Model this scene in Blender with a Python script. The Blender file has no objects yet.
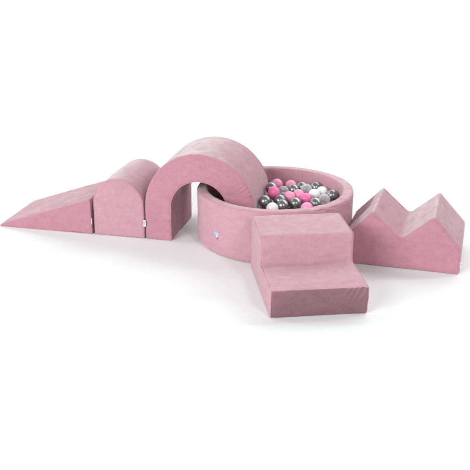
import bpy, bmesh, math, random
from math import sin, cos, pi, radians
from mathutils import Vector, Matrix, noise
from mathutils.geometry import tessellate_polygon

# ------------------------------------------------------------------ scene
S = bpy.context.scene
C = S.collection
S.view_settings.view_transform = 'Standard'
S.view_settings.look = 'None'
S.view_settings.exposure = 0.0
S.view_settings.gamma = 1.0
S.view_settings.use_curve_mapping = False

world = bpy.data.worlds.new("World")
S.world = world
world.use_nodes = True
world.node_tree.nodes['Background'].inputs[0].default_value = (0.98, 0.99, 1.0, 1)
world.node_tree.nodes['Background'].inputs[1].default_value = 0.315

# ------------------------------------------------------------------ camera
cam = bpy.data.cameras.new('camera')
cam.sensor_width = 36.0
cam.lens = 36.0 * 880.8163 / 470.0
cam.clip_start = 0.05
cam.clip_end = 200
co = bpy.data.objects.new('camera', cam)
C.objects.link(co)
co.matrix_world = (Matrix.Translation((0, 0, 1.8296)) @ Matrix.Rotation(pi/2 - 0.3584, 4, 'X')
                   @ Matrix.Rotation(0.0051, 4, 'Z'))
S.camera = co

# ------------------------------------------------------------------ lamps
def area(name, loc, aim, sx, sy, power, col=(1, 1, 1)):
    l = bpy.data.lights.new(name, 'AREA')
    l.shape = 'RECTANGLE'
    l.size = sx
    l.size_y = sy
    l.energy = power
    l.color = col
    o = bpy.data.objects.new(name, l)
    C.objects.link(o)
    o.location = loc
    o.rotation_euler = (Vector(aim) - Vector(loc)).to_track_quat('-Z', 'Y').to_euler()
    return o
area('key_softbox', (-5.4, -2.2, 3.7), (0, 4.7, 0.1), 5.0, 3.4, 620)
area('front_softbox', (2.2, -0.3, 3.4), (0.2, 4.7, 0.1), 0.7, 0.8, 75)
area('rear_softbox', (2.6, 7.4, 4.4), (0.7, 4.3, 0), 4.5, 2.5, 105)
area('backdrop_lamp', (-6, 6.0, 4.5), (-2, 10, 1.0), 1.5, 3, 150)
area('backdrop_lamp', (6, 6.0, 4.5), (2, 10, 1.0), 1.5, 3, 180)

# ------------------------------------------------------------------ materials
def nodes(name):
    m = bpy.data.materials.new(name)
    m.use_nodes = True
    nt = m.node_tree
    return m, nt, nt.nodes['Principled BSDF'], lambda t: nt.nodes.new(t)

def velvet(name, dark, light, sheen=0.5, tint=(0.70, 0.86, 0.82)):
    """crushed velvet: brushed nap patches, fine pile, sheen at grazing angles"""
    m, nt, b, N = nodes(name)
    L = nt.links.new
    tc = N('ShaderNodeTexCoord')
    oi = N('ShaderNodeObjectInfo')
    off = N('ShaderNodeVectorMath'); off.operation = 'ADD'
    sc = N('ShaderNodeVectorMath'); sc.operation = 'SCALE'
    cx = N('ShaderNodeCombineXYZ')
    L(oi.outputs['Random'], cx.inputs[0]); L(oi.outputs['Random'], cx.inputs[1])
    L(cx.outputs[0], sc.inputs[0]); sc.inputs['Scale'].default_value = 13.7
    L(tc.outputs['Object'], off.inputs[0]); L(sc.outputs[0], off.inputs[1])
    n1 = N('ShaderNodeTexNoise'); n1.inputs['Scale'].default_value = 15
    n1.inputs['Detail'].default_value = 4; n1.inputs['Roughness'].default_value = 0.6
    n1.inputs['Distortion'].default_value = 0.5
    mp = N('ShaderNodeMapping'); mp.inputs['Scale'].default_value = (1.0, 1.0, 2.2)
    L(off.outputs[0], mp.inputs[0])
    L(mp.outputs[0], n1.inputs['Vector'])
    n2 = N('ShaderNodeTexNoise'); n2.inputs['Scale'].default_value = 55
    n2.inputs['Detail'].default_value = 6; n2.inputs['Roughness'].default_value = 0.7
    L(off.outputs[0], n2.inputs['Vector'])
    mx = N('ShaderNodeMix'); mx.data_type = 'FLOAT'; mx.inputs['Factor'].default_value = 0.5
    L(n1.outputs['Fac'], mx.inputs['A']); L(n2.outputs['Fac'], mx.inputs['B'])
    r = N('ShaderNodeValToRGB')
    r.color_ramp.elements[0].position = 0.32; r.color_ramp.elements[0].color = (*dark, 1)
    r.color_ramp.elements[1].position = 0.68; r.color_ramp.elements[1].color = (*light, 1)
    L(mx.outputs['Result'], r.inputs[0])
    b.inputs['Roughness'].default_value = 0.85
    b.inputs['Specular IOR Level'].default_value = 0.12
    sm = N('ShaderNodeMath'); sm.operation = 'MULTIPLY_ADD'
    L(n1.outputs['Fac'], sm.inputs[0]); sm.inputs[1].default_value = sheen*1.2; sm.inputs[2].default_value = sheen*0.4
    fl = N('ShaderNodeAttribute'); fl.attribute_name = 'pile_shade'      # per-vertex mask of painted shade; also removes the sheen
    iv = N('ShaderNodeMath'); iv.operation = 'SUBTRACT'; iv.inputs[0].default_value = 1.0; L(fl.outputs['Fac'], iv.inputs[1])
    sp = N('ShaderNodeMath'); sp.operation = 'MULTIPLY'; L(sm.outputs[0], sp.inputs[0]); L(iv.outputs[0], sp.inputs[1])
    L(sp.outputs[0], b.inputs['Sheen Weight'])
    # shade multiplied into the base colour where the mask is set
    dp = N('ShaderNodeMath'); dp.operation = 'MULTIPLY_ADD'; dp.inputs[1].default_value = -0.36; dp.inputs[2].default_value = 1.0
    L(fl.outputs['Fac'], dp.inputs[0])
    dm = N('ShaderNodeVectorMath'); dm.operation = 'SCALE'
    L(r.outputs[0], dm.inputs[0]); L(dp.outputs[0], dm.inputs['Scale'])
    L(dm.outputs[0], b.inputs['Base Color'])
    b.inputs['Sheen Roughness'].default_value = 0.42
    b.inputs['Sheen Tint'].default_value = (*tint, 1)
    n3 = N('ShaderNodeTexNoise'); n3.inputs['Scale'].default_value = 210
    n3.inputs['Detail'].default_value = 4; n3.inputs['Roughness'].default_value = 0.7
    L(tc.outputs['Object'], n3.inputs['Vector'])
    ad = N('ShaderNodeMath'); ad.operation = 'MULTIPLY_ADD'
    L(n2.outputs['Fac'], ad.inputs[0]); ad.inputs[1].default_value = 1.6; L(n3.outputs['Fac'], ad.inputs[2])
    bp = N('ShaderNodeBump'); bp.inputs['Strength'].default_value = 0.5
    bp.inputs['Distance'].default_value = 0.0022
    L(ad.outputs[0], bp.inputs['Height'])
    # the pile leans along the 'nap' stored on each panel, ruffled by soft noise
    at = N('ShaderNodeAttribute'); at.attribute_name = 'nap'
    n4 = N('ShaderNodeTexNoise'); n4.inputs['Scale'].default_value = 9.0
    n4.inputs['Detail'].default_value = 3; n4.inputs['Roughness'].default_value = 0.55; n4.inputs['Distortion'].default_value = 0.8
    L(mp.outputs[0], n4.inputs['Vector'])
    sb = N('ShaderNodeVectorMath'); sb.operation = 'SUBTRACT'; sb.inputs[1].default_value = (0.5, 0.5, 0.5)
    L(n4.outputs['Color'], sb.inputs[0])
    sl = N('ShaderNodeVectorMath'); sl.operation = 'SCALE'; sl.inputs['Scale'].default_value = 0.28
    L(sb.outputs[0], sl.inputs[0])
    a1 = N('ShaderNodeVectorMath'); a1.operation = 'ADD'
    L(at.outputs['Vector'], a1.inputs[0]); L(sl.outputs[0], a1.inputs[1])
    vt = N('ShaderNodeVectorTransform'); vt.vector_type = 'VECTOR'; vt.convert_from = 'OBJECT'; vt.convert_to = 'WORLD'
    L(a1.outputs[0], vt.inputs[0])
    ge = N('ShaderNodeNewGeometry')
    a2 = N('ShaderNodeVectorMath'); a2.operation = 'ADD'
    L(ge.outputs['Normal'], a2.inputs[0]); L(vt.outputs[0], a2.inputs[1])
    nm = N('ShaderNodeVectorMath'); nm.operation = 'NORMALIZE'
    L(a2.outputs[0], nm.inputs[0]); L(nm.outputs[0], bp.inputs['Normal'])
    L(bp.outputs[0], b.inputs['Normal'])
    return m

def plain(name, col, rough=0.4, metal=0.0, spec=0.5, coat=0.0, sss=0.0, bump=0.0):
    m, nt, b, N = nodes(name)
    L = nt.links.new
    tc = N('ShaderNodeTexCoord')
    n = N('ShaderNodeTexNoise'); n.inputs['Scale'].default_value = 30; n.inputs['Detail'].default_value = 4
    L(tc.outputs['Object'], n.inputs['Vector'])
    mr = N('ShaderNodeMapRange')
    mr.inputs['To Min'].default_value = rough*0.8; mr.inputs['To Max'].default_value = rough*1.2
    L(n.outputs['Fac'], mr.inputs['Value']); L(mr.outputs[0], b.inputs['Roughness'])
    b.inputs['Base Color'].default_value = (*col, 1)
    b.inputs['Metallic'].default_value = metal
    b.inputs['Specular IOR Level'].default_value = spec
    b.inputs['Coat Weight'].default_value = coat
    b.inputs['Coat Roughness'].default_value = 0.12
    if sss:
        b.inputs['Subsurface Weight'].default_value = sss
        b.inputs['Subsurface Radius'].default_value = (0.01, 0.005, 0.005)
    return m
M = dict(
    velvet_pale=velvet('pale_dusty_pink_velvet', (0.5, 0.265, 0.328), (0.6, 0.335, 0.402), 0.58),
    velvet=velvet('dusty_pink_velvet', (0.46, 0.212, 0.278), (0.562, 0.278, 0.348), 0.58),
    seam=velvet('pink_seam_velvet', (0.562, 0.278, 0.348), (0.562, 0.278, 0.348), 0.58),
    tag=plain('white_satin_ribbon', (0.76, 0.76, 0.82), 0.45),
    ink=plain('blue_grey_print', (0.22, 0.25, 0.42), 0.6),
    blue=plain('light_blue_thread', (0.36, 0.42, 0.60), 0.7),
    lilac=plain('lilac_thread', (0.58, 0.50, 0.64), 0.7),
    plum=plain('plum_thread', (0.26, 0.13, 0.17), 0.6),
    paper=plain('white_studio_paper', (0.865, 0.885, 0.88), 0.9, spec=0.05),
    grey=plain('pearl_graphite_plastic', (0.27, 0.29, 0.285), 0.32, metal=0.85, spec=0.5, coat=1.0),
    pink=plain('candy_pink_plastic', (0.90, 0.19, 0.45), 0.3, sss=0.25),
    pale=plain('rose_pink_plastic', (0.90, 0.36, 0.54), 0.3, sss=0.25),
    white=plain('white_plastic', (0.86, 0.88, 0.87), 0.28, sss=0.25),
)
def clear_plastic():
    m, nt, b, N = nodes('clear_plastic')
    L = nt.links.new
    b.inputs['Base Color'].default_value = (0.88, 0.90, 0.93, 1)
    b.inputs['Roughness'].default_value = 0.12
    b.inputs['Specular IOR Level'].default_value = 0.8
    lw = N('ShaderNodeLayerWeight'); lw.inputs['Blend'].default_value = 0.35
    mr = N('ShaderNodeMapRange'); mr.inputs['To Min'].default_value = 0.22; mr.inputs['To Max'].default_value = 0.75
    L(lw.outputs['Facing'], mr.inputs['Value']); L(mr.outputs[0], b.inputs['Alpha'])
    return m
M['clear'] = clear_plastic()

# ------------------------------------------------------------------ object helpers
def link(name, me, mat, parent=None):
    o = bpy.data.objects.new(name, me)
    C.objects.link(o)
    if mat is not None and not me.materials:
        me.materials.append(mat)
    if parent is not None:
        o.parent = parent
    return o
def mesh_from(bm, smooth=True):
    me = bpy.data.meshes.new('m')
    bmesh.ops.recalc_face_normals(bm, faces=bm.faces)
    bm.to_mesh(me); bm.free()
    if smooth:
        me.polygons.foreach_set('use_smooth', [True]*len(me.polygons))
    return me
def thing(name, label, cat, loc=(0, 0, 0), rz=0, group=None):
    o = bpy.data.objects.new(name, None)
    C.objects.link(o)
    o.empty_display_size = 0.1
    o.location = loc; o.rotation_euler = (0, 0, rz)
    tag(o, label, cat, group)
    return o
def tag(o, label, cat, group=None):
    o['label'] = label; o['category'] = cat
    if group:
        o['group'] = group
    return o

def outline(pts, step=0.012):
    """polygon corners (x, y, fillet radius) -> counter-clockwise rounded outline with outward normals"""
    n = len(pts); out = []
    for i in range(n):
        p = Vector(pts[i][:2]); a = Vector(pts[i-1][:2]); b = Vector(pts[(i+1) % n][:2]); r = pts[i][2]
        d1 = (p-a).normalized(); d2 = (b-p).normalized()
        turn = math.atan2(d1.x*d2.y-d1.y*d2.x, d1.dot(d2))
        n1 = Vector((d1.y, -d1.x))
        if abs(turn) < 0.02 or r <= 0:
            out.append((p, (n1+Vector((d2.y, -d2.x))).normalized())); continue
        t = r*math.tan(abs(turn)/2)
        s = 1 if turn > 0 else -1
        cen = p - d1*t - n1*r*s
        k = max(4, int(abs(turn)/0.2))
        for j in range(k+1):
            an = turn*j/k
            nn = Vector((n1.x*cos(an)-n1.y*sin(an), n1.x*sin(an)+n1.y*cos(an)))
            out.append((cen + nn*r*s, nn))
    return out

def prism(ol, depth, bev, put):
    """extrude a rounded outline along depth with rounded rims; put(a, b, c) maps to xyz"""
    bm = bmesh.new()
    rings = []
    prof = [(bev*(1-cos(t)), bev*(1-sin(t))) for t in [pi/2*i/5 for i in range(6)]]
    prof = prof + [(depth-v, ins) for v, ins in reversed(prof)]
    for v, ins in prof:
        rings.append([bm.verts.new(put(p.x-nn.x*ins, p.y-nn.y*ins, v)) for p, nn in ol])
    n = len(ol)
    for r0, r1 in zip(rings, rings[1:]):
        for i in range(n):
            bm.faces.new((r0[i], r0[(i+1) % n], r1[(i+1) % n], r1[i]))
    for ring in (rings[0], rings[-1]):
        for t in tessellate_polygon([[v.co for v in ring]]):
            try:
                bm.faces.new([ring[i] for i in t])
            except ValueError:
                pass
    return mesh_from(bm)

def refine(me, voxel, disp):
    """even quads over the whole skin, then push every vertex along its normal by disp(co, no)"""
    o = bpy.data.objects.new('tmp', me); C.objects.link(o)
    rm = o.modifiers.new('r', 'REMESH'); rm.mode = 'VOXEL'; rm.voxel_size = voxel
    sm = o.modifiers.new('s', 'SMOOTH'); sm.iterations = 3; sm.factor = 0.5
    dg = bpy.context.evaluated_depsgraph_get()
    me2 = bpy.data.meshes.new_from_object(o.evaluated_get(dg))
    bpy.data.objects.remove(o); bpy.data.meshes.remove(me)
    for v, nn in [(v, v.normal.copy()) for v in me2.vertices]:
        v.co += nn*disp(v.co, nn)
    me2.polygons.foreach_set('use_smooth', [True]*len(me2.polygons))
    me2.materials.clear()
    return me2

def soft(seed, amp=0.0030):
    off = Vector((seed*3.1, seed*7.7, seed*1.3))
    def f(co, nn):
        p = co + off
        return amp*(noise.noise(p*6.0) + 0.45*noise.noise(p*17.0)) + 0.00045*noise.noise(p*48.0)
    return f

def tube(pts, r, closed, up, seg=8):
    bm = bmesh.new(); rings = []
    n = len(pts)
    for i, p in enumerate(pts):
        a = pts[i-1] if (closed or i > 0) else p
        b = pts[(i+1) % n] if (closed or i < n-1) else p
        t = (b-a).normalized()
        s = t.cross(up).normalized(); u = s.cross(t)
        rings.append([bm.verts.new(p + s*r*cos(2*pi*k/seg) + u*r*sin(2*pi*k/seg)) for k in range(seg)])
    for i in range(n if closed else n-1):
        r0, r1 = rings[i], rings[(i+1) % n]
        for k in range(seg):
            bm.faces.new((r0[k], r0[(k+1) % seg], r1[(k+1) % seg], r1[k]))
    if not closed:
        bm.faces.new(rings[0]); bm.faces.new(rings[-1])
    return mesh_from(bm)

def dense(pts, step=0.02):
    out = []
    for a, b in zip(pts, pts[1:]+pts[:1]):
        k = max(1, int((b-a).length/step))
        out += [a.lerp(b, j/k) for j in range(k)]
    return out

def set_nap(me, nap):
    flat = []; shades = []
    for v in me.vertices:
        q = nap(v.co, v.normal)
        flat.extend(q[:3]); shades.append(q[3] if len(q) > 3 else 0.0)
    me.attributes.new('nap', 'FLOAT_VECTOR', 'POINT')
    me.attributes.new('pile_shade', 'FLOAT', 'POINT')
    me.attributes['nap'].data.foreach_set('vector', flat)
    me.attributes['pile_shade'].data.foreach_set('value', shades)

def foam_block(root, ol, depth, bev, put, disp, voxel=0.0055, nap=None, cloth='velvet'):
    along_y = abs(put(0, 0, 1)[1]) > 0.5
    shape = disp
    def disp(co, nn):
        d = shape(co, nn)
        t = co.y if along_y else co.x
        e = min(t, depth-t)
        # puckers where the strip is gathered into the seams
        q = Vector((co.x*38, t*5, co.z*38)) if along_y else Vector((t*5, co.y*38, co.z*38))
        return d + 0.0013*math.exp(-max(0, e-0.008)/0.022)*noise.noise(q)
    me = refine(prism(ol, depth, bev, put), voxel, disp)
    if nap:
        set_nap(me, nap)
    body = link('velvet_cover', me, M[cloth], root)
    q = bev*0.29 + 0.0006
    for v in (q, depth-q):
        pts = []
        for p, nn in ol:
            pts.append(Vector(put(p.x-nn.x*q, p.y-nn.y*q, v)))
        pts = dense(pts)
        d = [disp(p, None)*0.8 for p in pts]
        link('seam', tube(pts, 0.0020, True, Vector((0, 1, 0)) if along_y else Vector((1, 0, 0))), M['seam'], root)
    return body

def care_tag(root, loc, rot, w, h, ink=True):
    bm = bmesh.new()
    # a folded ribbon: front leaf, rounded fold at the free end, back leaf
    prof = [(0, 0.0012), (w*0.8, 0.0020), (w*0.96, 0.0014), (w, 0), (w*0.96, -0.0014), (w*0.8, -0.0020), (0, -0.0012)]
    rows = [[bm.verts.new((x, y + 0.0012*sin(3*t), -h/2+h*t)) for x, y in prof] for t in [i/6 for i in range(7)]]
    for a, b in zip(rows, rows[1:]):
        for i in range(len(prof)):
            j = (i+1) % len(prof)
            bm.faces.new((a[i], a[j], b[j], b[i]))
    bm.faces.new(rows[0]); bm.faces.new(rows[-1])
    o = link('care_tag', mesh_from(bm), M['tag'], root)
    o.location = loc; o.rotation_euler = rot
    if ink:
        bm = bmesh.new()
        for k, (x, z, ww, hh) in enumerate(((0.5, 0.12, 0.32, 0.10), (0.5, -0.04, 0.5, 0.05), (0.5, -0.16, 0.4, 0.05), (0.5, 0.28, 0.42, 0.05))):
            c = [(-1, -1), (1, -1), (1, 1), (-1, 1)]
            bm.faces.new([bm.verts.new((w*x+i*w*ww/2, -0.0052, h*z+j*h*hh/2)) for i, j in c])
        p = link('print', mesh_from(bm, False), M['ink'], o)
    return o

# ------------------------------------------------------------------ setting: white paper sweep
def sweep():
    bm = bmesh.new()
    prof = [(-4.0, 0.0), (2, 0), (4, 0), (5, 0), (6, 0), (7.6, 0)]
    R = 2.2
    prof += [(7.6 + R*sin(t), R - R*cos(t)) for t in [pi/2*i/16 for i in range(1, 17)]] + [(7.6+R, 9.0)]
    xs = (-14, -7, 0, 7, 14)
    rows = [[bm.verts.new((x, y, z)) for x in xs] for y, z in prof]
    for a, b in zip(rows, rows[1:]):
        for i in range(len(xs)-1):
            bm.faces.new((a[i], a[i+1], b[i+1], b[i]))
    o = link('floor', mesh_from(bm), M['paper'])
    o['kind'] = 'structure'
sweep()

# ------------------------------------------------------------------ train: wedge, rounded block, arch
TX, TY, TYAW = -1.4224, 5.0163, -0.2227
E1 = Vector((cos(TYAW), sin(TYAW), 0)); E2 = Vector((-sin(TYAW), cos(TYAW), 0))
def on_train(u, v=0):
    return Vector((TX, TY, 0)) + E1*u + E2*v
def put_uz(a, b, c):            # outline in x/z, extruded towards +y
    return (a, c, b)

WL, WH, HW, HL, DEP = 0.6033, 0.2152, 0.3170, 0.1933, 0.4680
# wedge
w = thing('foam_wedge', 'low pink velvet wedge ramp that tapers to a thin toe', 'foam ramp', on_train(0), TYAW)
ol = outline([(0, 0, 0.003), (WL-0.013, 0, 0.010), (WL-0.015, WH, 0.012), (0, 0.012, 0.003)])
base = soft(1)
def wedge_disp(co, nn):
    f = min(1.0, max(0.0, co.x/0.2))
    d = base(co, nn)*f
    # pulled cloth along the front panel
    if nn is not None and nn.y < -0.6:
        d += 0.0016*f*noise.noise(Vector((co.x*22, co.z*7, 3.3)))
    return d
foam_block(w, ol, DEP, 0.006, put_uz, wedge_disp, 0.0045, lambda c, n: (0, 0, 0.05) if n.y < -0.6 else (0.25, 0, 0))
care_tag(w, (WL-0.018, 0.012, 0.082), (0, 0, radians(-62)), 0.020, 0.036, False)

# rounded block
def arch_pts(w, leg, r, n=28):
    return [(w/2 + r*cos(pi*i/n), leg + r*sin(pi*i/n), 0) for i in range(n+1)]
h = thing('rounded_block', 'pink velvet block with a rounded top between the wedge ramp and the arch', 'foam block', on_train(WL), TYAW)
ww = HW-0.003
ol = outline([(0, 0, 0.012), (ww, 0, 0.012)] + arch_pts(ww, HL, ww/2))
foam_block(h, ol, DEP, 0.015, put_uz, soft(2), nap=lambda c, n: (-0.1, 0, 0.25) if n.y < -0.6 else (0.2, 0.15, 0), cloth='velvet_pale')
care_tag(h, (ww-0.006, -0.004, 0.098), (0, 0, radians(-14)), 0.019, 0.040)

# arch
AL, AT, ALEG, AD = 0.6517, 0.1623, 0.2015, 0.4450
ar = thing('foam_arch', 'big pink velvet arch standing with one leg inside the ball pit', 'foam arch', on_train(WL+HW), TYAW)
x0 = 0.003
outer = [(AL/2 + (AL/2-(x0 if cos(pi*i/44) < 0 else 0))*cos(pi*i/44), ALEG + AL/2*sin(pi*i/44), 0) for i in range(45)]
ri = AL/2-AT
inner = [(AL/2 - ri*cos(pi*i/32), ALEG + ri*sin(pi*i/32), 0) for i in range(33)]
LEGZ = 0.010
ol = outline([(x0, 0, 0.012), (AT, 0, 0.012)] + inner + [(AL-AT, LEGZ, 0.012), (AL, LEGZ, 0.012)] + outer)
abase = soft(3, 0.0032)
def arch_disp(co, nn):
    d = abase(co, nn)
    # gathered cloth on the right shoulder of the front panel
    if nn is not None and nn.y < -0.5:
        ang = math.atan2(co.z-ALEG, co.x-AL/2); rad = math.hypot(co.z-ALEG, co.x-AL/2)
        wgt = math.exp(-((ang-0.50 - 0.5*noise.noise(co*14))/0.15)**2)*max(0, min(1, (rad-0.235)/0.06))
        d += 0.0050*wgt*(0.5 + 0.5*sin(ang*80 + 4*noise.noise(co*11) - rad*30))**3
    return d
foam_block(ar, ol, AD, 0.014, put_uz, arch_disp, nap=lambda c, n: (0, 0, 0.05) if n.y < -0.6 else ((0, 0.25, 0.5, 0.5) if n.x > 0.3 and c.x < AL*0.45 else (0, 0.15, 0)))  # inner face of the left leg gets its shade painted into the cloth colour

# ------------------------------------------------------------------ ball pit
PX, PY, PR, PH, PT = 0.2307, 4.8593, 0.4497, 0.3065, 0.0621
pit = thing('ball_pit', 'round pink velvet ball pit with a thick padded wall', 'ball pit', (PX, PY, 0))
ro = outline([(PR-PT, 0.0, 0.006), (PR, 0.0, 0.030), (PR, PH, 0.017), (PR-PT, PH, 0.017)])
prof = []
for (p, _), (q, _) in zip(ro, ro[1:]+ro[:1]):
    k = max(1, int((q-p).length/0.008))
    prof += [p.lerp(q, j/k) for j in range(k)]
bm = bmesh.new(); NS = 340
rings = [[bm.verts.new((p.x*cos(2*pi*i/NS), p.x*sin(2*pi*i/NS), p.y)) for p in prof] for i in range(NS)]
for i in range(NS):
    a, b = rings[i], rings[(i+1) % NS]
    for k in range(len(prof)):
        j = (k+1) % len(prof)
        bm.faces.new((a[k], b[k], b[j], a[j]))
me = mesh_from(bm)
pb = soft(5, 0.0028)
for v, nn in [(v, v.normal.copy()) for v in me.vertices]:
    an = math.atan2(v.co.y, v.co.x)
    d = pb(v.co, nn)
    d += 0.0012*noise.noise(Vector((cos(an)*14, sin(an)*14, v.co.z*2.5)))
    # slack folds on the rim behind the steps
    wgt = math.exp(-((an+0.95)/0.30)**2)*max(0, min(1, (v.co.z-0.24)/0.05))
    d += 0.0024*wgt*sin(v.co.z*170 + an*26)
    if v.co.z > 0.004 or nn.z > -0.5:
        v.co += nn*d
set_nap(me, lambda c, n: (-0.1, -0.1, 0.15) if n.z < 0.6 and (n.x*c.x+n.y*c.y) > 0 else (0, 0, 0.05))
link('padded_wall', me, M['velvet_pale'], pit)
def ring_pts(r, z, n=180):
    return [Vector((r*cos(2*pi*i/n), r*sin(2*pi*i/n), z + 0.0012*noise.noise(Vector((cos(2*pi*i/n)*5, sin(2*pi*i/n)*5, z))))) for i in range(n)]
link('seam', tube(ring_pts(PR-0.0050, PH-0.0048), 0.0021, True, Vector((0, 0, 1))), M['seam'], pit)
link('seam', tube(ring_pts(PR-PT+0.0050, PH-0.0048), 0.0021, True, Vector((0, 0, 1))), M['seam'], pit)
sa = radians(62)
link('seam', tube([Vector(((PR-PT-0.0006)*cos(sa), (PR-PT-0.0006)*sin(sa), 0.02+0.27*i/20)) for i in range(21)], 0.0018, False, Vector((1, 0, 0))), M['seam'], pit)
bm = bmesh.new()
bmesh.ops.create_cone(bm, cap_ends=True, segments=96, radius1=PR-PT+0.004, radius2=PR-PT+0.004, depth=0.004)
o = link('floor_mat', mesh_from(bm, False), M['velvet'], pit); o.location = (0, 0, 0.006)

# small embroidered emblem on the wall: blue figure, lilac spot, plum mark
def patch(name, mat, ang, z, rw, rh, lobes, parent, lift):
    bm = bmesh.new(); n = 28
    R = PR + lift
    def at(x, y, d):
        a = ang + x/R
        return ((R+d)*cos(a), (R+d)*sin(a), z+y)
    c = bm.verts.new(at(0, 0, 0.0016)); rim = []; foot = []
    for i in range(n):
        t = 2*pi*i/n; k = 1 + 0.22*sin(lobes*t+0.7) + 0.10*sin(2*t)
        rim.append(bm.verts.new(at(rw*k*cos(t)*0.9, rh*k*sin(t)*0.9, 0.0013)))
        foot.append(bm.verts.new(at(rw*k*cos(t), rh*k*sin(t), -0.004)))
    for i in range(n):
        j = (i+1) % n
        bm.faces.new((c, rim[i], rim[j])); bm.faces.new((rim[i], foot[i], foot[j], rim[j]))
    return link(name, mesh_from(bm), mat, parent)
emb = patch('embroidered_emblem', M['blue'], -2.4460, 0.1270, 0.0165, 0.0185, 4, pit, 0.0022)
patch('emblem_spot', M['lilac'], -2.398, 0.1275, 0.0140, 0.0130, 3, emb, 0.0026)
patch('emblem_spot', M['tag'], -2.393, 0.1170, 0.0075, 0.0060, 3, emb, 0.0032)
patch('emblem_mark', M['plum'], -2.3840, 0.1045, 0.0040, 0.0065, 2, emb, 0.0026)

# ------------------------------------------------------------------ steps
SX, SY, SYAW, SW = 0.1662, 3.7452, 0.1256, 0.4764
D1, D2, H1, H2 = 0.3272, 0.645, 0.2987, 0.1475
st = thing('foam_steps', 'pink velvet two step block in front of the ball pit', 'foam steps', (SX, SY, 0), SYAW)
ol = outline([(0.010, 0, 0.015), (D2, 0, 0.015), (D2, H1, 0.016), (D1, H1, 0.017), (D1, H2, 0.020), (0, H2, 0.016)])
def put_vz(a, b, c):            # outline in y/z, extruded towards +x
    return (c, a, b)
sb = soft(7, 0.0030)
def step_disp(co, nn):
    d = sb(co, nn)
    if nn is not None and nn.y < -0.5 and co.y < 0.1:
        # creases fanning out from the upper right corner of the low riser
        x = SW - co.x; z = H2 - co.z
        wgt = math.exp(-((x-0.05)/0.065)**2)*math.exp(-((z-0.03)/0.045)**2)*min(1, max(0, z/0.012))
        f = (0.5 + 0.5*sin((x*0.9 - z*0.45)*230 + 2.4*noise.noise(co*15)))**3
        d += 0.0090*wgt*f*(0.5 + 1.0*abs(noise.noise(co*19)))
        d += 0.0010*noise.noise(Vector((co.x*30, co.z*9, 1.7)))
    return d
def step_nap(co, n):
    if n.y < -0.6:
        return (0.30, 0, -0.50, 0.96) if co.y < 0.1 else (-0.1, 0, 0.35)  # low riser: nap leans down, and shade is painted into its colour
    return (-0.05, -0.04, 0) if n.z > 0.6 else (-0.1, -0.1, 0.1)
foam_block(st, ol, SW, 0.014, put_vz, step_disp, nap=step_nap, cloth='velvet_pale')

# ------------------------------------------------------------------ mountain block
MX, MY, MYAW = 0.5847, 4.4679, -0.2765
A, B2, MD, MSH, MPK, MV = 0.1533, 0.3212, 0.4610, 0.1441, 0.3058, 0.1697
W = 2*A+B2
mo = thing('peaked_block', 'pink velvet block with two pointed peaks and a valley between', 'foam block', (MX, MY, 0), MYAW)
ol = outline([(0, 0, 0.015), (W, 0, 0.015), (W, MSH, 0.016), (W-A, MPK+0.003, 0.015), (W/2, MV-0.001, 0.028), (A, MPK+0.003, 0.015), (0, MSH, 0.016)])
mb = soft(9, 0.0032)
def peak_disp(co, nn):
    d = mb(co, nn)
    if nn is not None and nn.y < -0.5:
        # dents under the left peak
        x = co.x - 0.10; z = MPK - 0.02 - co.z
        wgt = math.exp(-((x)/0.055)**2)*math.exp(-((z-0.045)/0.035)**2)
        d += 0.0060*wgt*(0.5 + 0.5*sin((z*0.9 - x*0.55)*150 + 1.2*noise.noise(co*10)))**3
    return d
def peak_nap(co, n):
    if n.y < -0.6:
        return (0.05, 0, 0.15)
    if n.z > 0.3 and n.x < -0.3 and co.x < A:       # outer left slope: pile stroked the other way, base colour darkened through the mask
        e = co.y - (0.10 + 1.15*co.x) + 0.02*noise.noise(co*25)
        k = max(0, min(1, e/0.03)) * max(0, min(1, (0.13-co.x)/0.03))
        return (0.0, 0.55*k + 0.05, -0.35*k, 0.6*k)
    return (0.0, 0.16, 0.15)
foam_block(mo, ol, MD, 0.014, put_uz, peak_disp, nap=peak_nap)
care_tag(mo, (W-0.004, 0.006, 0.055), (0, 0, radians(10)), 0.012, 0.030)

# ------------------------------------------------------------------ balls
BR = 0.035
def ball_mesh(mat, seed):
    bm = bmesh.new()
    bmesh.ops.create_uvsphere(bm, u_segments=40, v_segments=24, radius=BR)
    rnd = random.Random(seed)
    for v in bm.verts:
        k = v.co.z/BR
        d = 0.0004*math.exp(-(k/0.035)**2)                 # moulding line round the middle
        d -= 0.0011*math.exp(-((1-k)/0.02)**1)             # filling dimple
        v.co += v.co.normalized()*(d + 0.0004*noise.noise(v.co*30 + Vector((seed, 0, 0))))
    me = mesh_from(bm); me.materials.append(M[mat])
    return me
BALL = {k: ball_mesh(k, i*3.1) for i, k in enumerate(('grey', 'pink', 'pale', 'white', 'clear'))}
rnd = random.Random(4)
def ball(kind, p, label, group='balls heaped in the pit'):
    o = bpy.data.objects.new('play_ball', BALL[kind]); C.objects.link(o)
    o.location = p
    o.rotation_euler = (rnd.uniform(0.5, 2.6), rnd.uniform(0, 6.28), rnd.uniform(0, 6.28))
    tag(o, label, 'ball', group)
    return o
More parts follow.
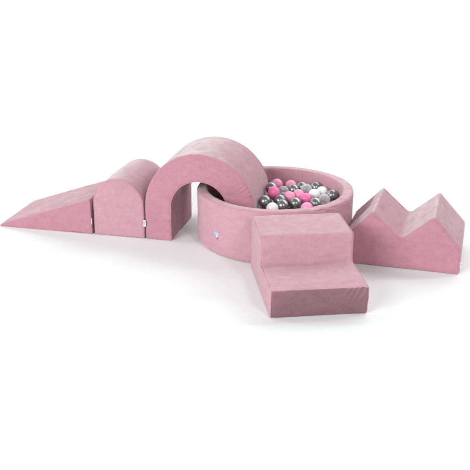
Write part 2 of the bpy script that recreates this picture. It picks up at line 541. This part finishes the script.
VIS = [
    ('grey', (0.168, 4.765, 0.251), 'dark grey ball pressed against the arch at the left end of the heap'),
    ('pink', (0.225, 4.889, 0.265), 'bright pink ball next to the arch with a clear ball on its right'),
    ('grey', (0.212, 4.958, 0.268), 'dark grey ball half hidden behind the bright pink ball next to the arch'),
    ('pale', (0.255, 5.148, 0.233), 'rose pink ball at the back of the heap, the one nearest the arch'),
    ('clear', (0.286, 5.006, 0.232), 'clear greyish ball touching the right side of the bright pink ball beside the arch'),
    ('grey', (0.257, 4.835, 0.232), 'dark grey ball overlapped by another dark ball in front, left of the pink trio'),
    ('grey', (0.268, 4.733, 0.236), 'dark grey ball at the front rim, right of the half hidden white ball'),
    ('white', (0.209, 4.693, 0.232), 'white ball mostly hidden by the front rim, near the arch'),
    ('pale', (0.339, 5.129, 0.231), 'rose pink ball at the back of the heap, farther from the arch'),
    ('grey', (0.349, 5.049, 0.230), 'dark grey ball just in front of the rose pink ball farther from the arch'),
    ('grey', (0.404, 5.103, 0.228), 'dark grey ball at the back overlapped on its right by a clear ball'),
    ('clear', (0.426, 5.037, 0.237), 'clear ball between two dark grey balls at the back of the heap'),
    ('pale', (0.316, 4.900, 0.233), 'rose pink ball at the left end of three pink balls in a row'),
    ('pale', (0.372, 4.942, 0.232), 'rose pink ball in the middle of three pink balls in a row'),
    ('pink', (0.409, 4.870, 0.232), 'bright pink ball at the right end of three pink balls in a row'),
    ('grey', (0.344, 4.784, 0.232), 'dark grey ball at the front rim directly below the middle of the pink row'),
    ('pale', (0.404, 4.701, 0.232), 'rose pink ball mostly hidden by the front rim'),
    ('grey', (0.486, 5.093, 0.232), 'dark grey ball at the back, behind the two touching white balls'),
    ('white', (0.466, 4.950, 0.232), 'white ball beside the bright pink ball, the left of two touching whites'),
    ('white', (0.516, 4.999, 0.232), 'white ball set slightly back, the right of two touching whites'),
    ('grey', (0.571, 4.938, 0.232), 'dark grey ball at the right end of the heap against the pit wall'),
    ('clear', (0.517, 4.858, 0.232), 'clear ball below the white balls, left of the dark ball at the right end'),
    ('grey', (0.458, 4.778, 0.233), 'dark grey ball at the front rim between a bright pink and a clear ball'),
]
for k, p, l in VIS:
    ball(k, p, l)
# dark balls of the layer below, seen in the gaps and from the sides
LOWER = [
    (0.508, 4.919, 0.125),
    (0.266, 4.878, 0.125),
    (0.305, 4.786, 0.125),
    (-0.016, 5.001, 0.188),
    (-0.032, 4.933, 0.186),
    (0.528, 5.049, 0.125),
    (0.479, 4.827, 0.182),
    (0.215, 4.925, 0.125),
    (-0.067, 5.049, 0.186),
    (0.324, 5.199, 0.125),
    (0.331, 4.851, 0.125),
    (0.393, 5.021, 0.125),
    (0.415, 5.160, 0.125),
    (0.262, 4.772, 0.178),
    (0.198, 4.895, 0.185),
    (0.341, 5.013, 0.171),
    (0.317, 4.677, 0.177),
    (0.283, 5.167, 0.172),
    (0.559, 4.987, 0.125),
    (0.229, 5.029, 0.186),
    (0.187, 4.753, 0.182),
    (-0.084, 4.981, 0.184),
    (0.399, 4.846, 0.168),
    (0.345, 4.751, 0.171),
    (0.288, 5.016, 0.125),
    (0.150, 4.684, 0.182),
    (0.548, 4.819, 0.177),
    (0.282, 4.946, 0.125),
    (-0.047, 4.865, 0.189),
    (0.241, 4.958, 0.181),
    (0.190, 4.860, 0.125),
    (0.234, 5.107, 0.179),
    (0.582, 4.885, 0.186),
    (0.490, 4.986, 0.125),
    (0.289, 5.065, 0.175),
    (-0.000, 5.071, 0.186),
    (-0.064, 4.797, 0.188),
    (0.202, 4.822, 0.182),
    (0.440, 5.000, 0.172),
    (0.325, 4.909, 0.164),
    (0.182, 5.166, 0.180),
    (0.247, 4.697, 0.172),
    (-0.116, 4.850, 0.186),
    (-0.117, 4.920, 0.186),
    (0.407, 4.778, 0.184),
]
for p in LOWER:
    ball('grey', p, 'dark grey ball lying underneath the top layer of balls in the pit', 'dark balls underneath the top layer')
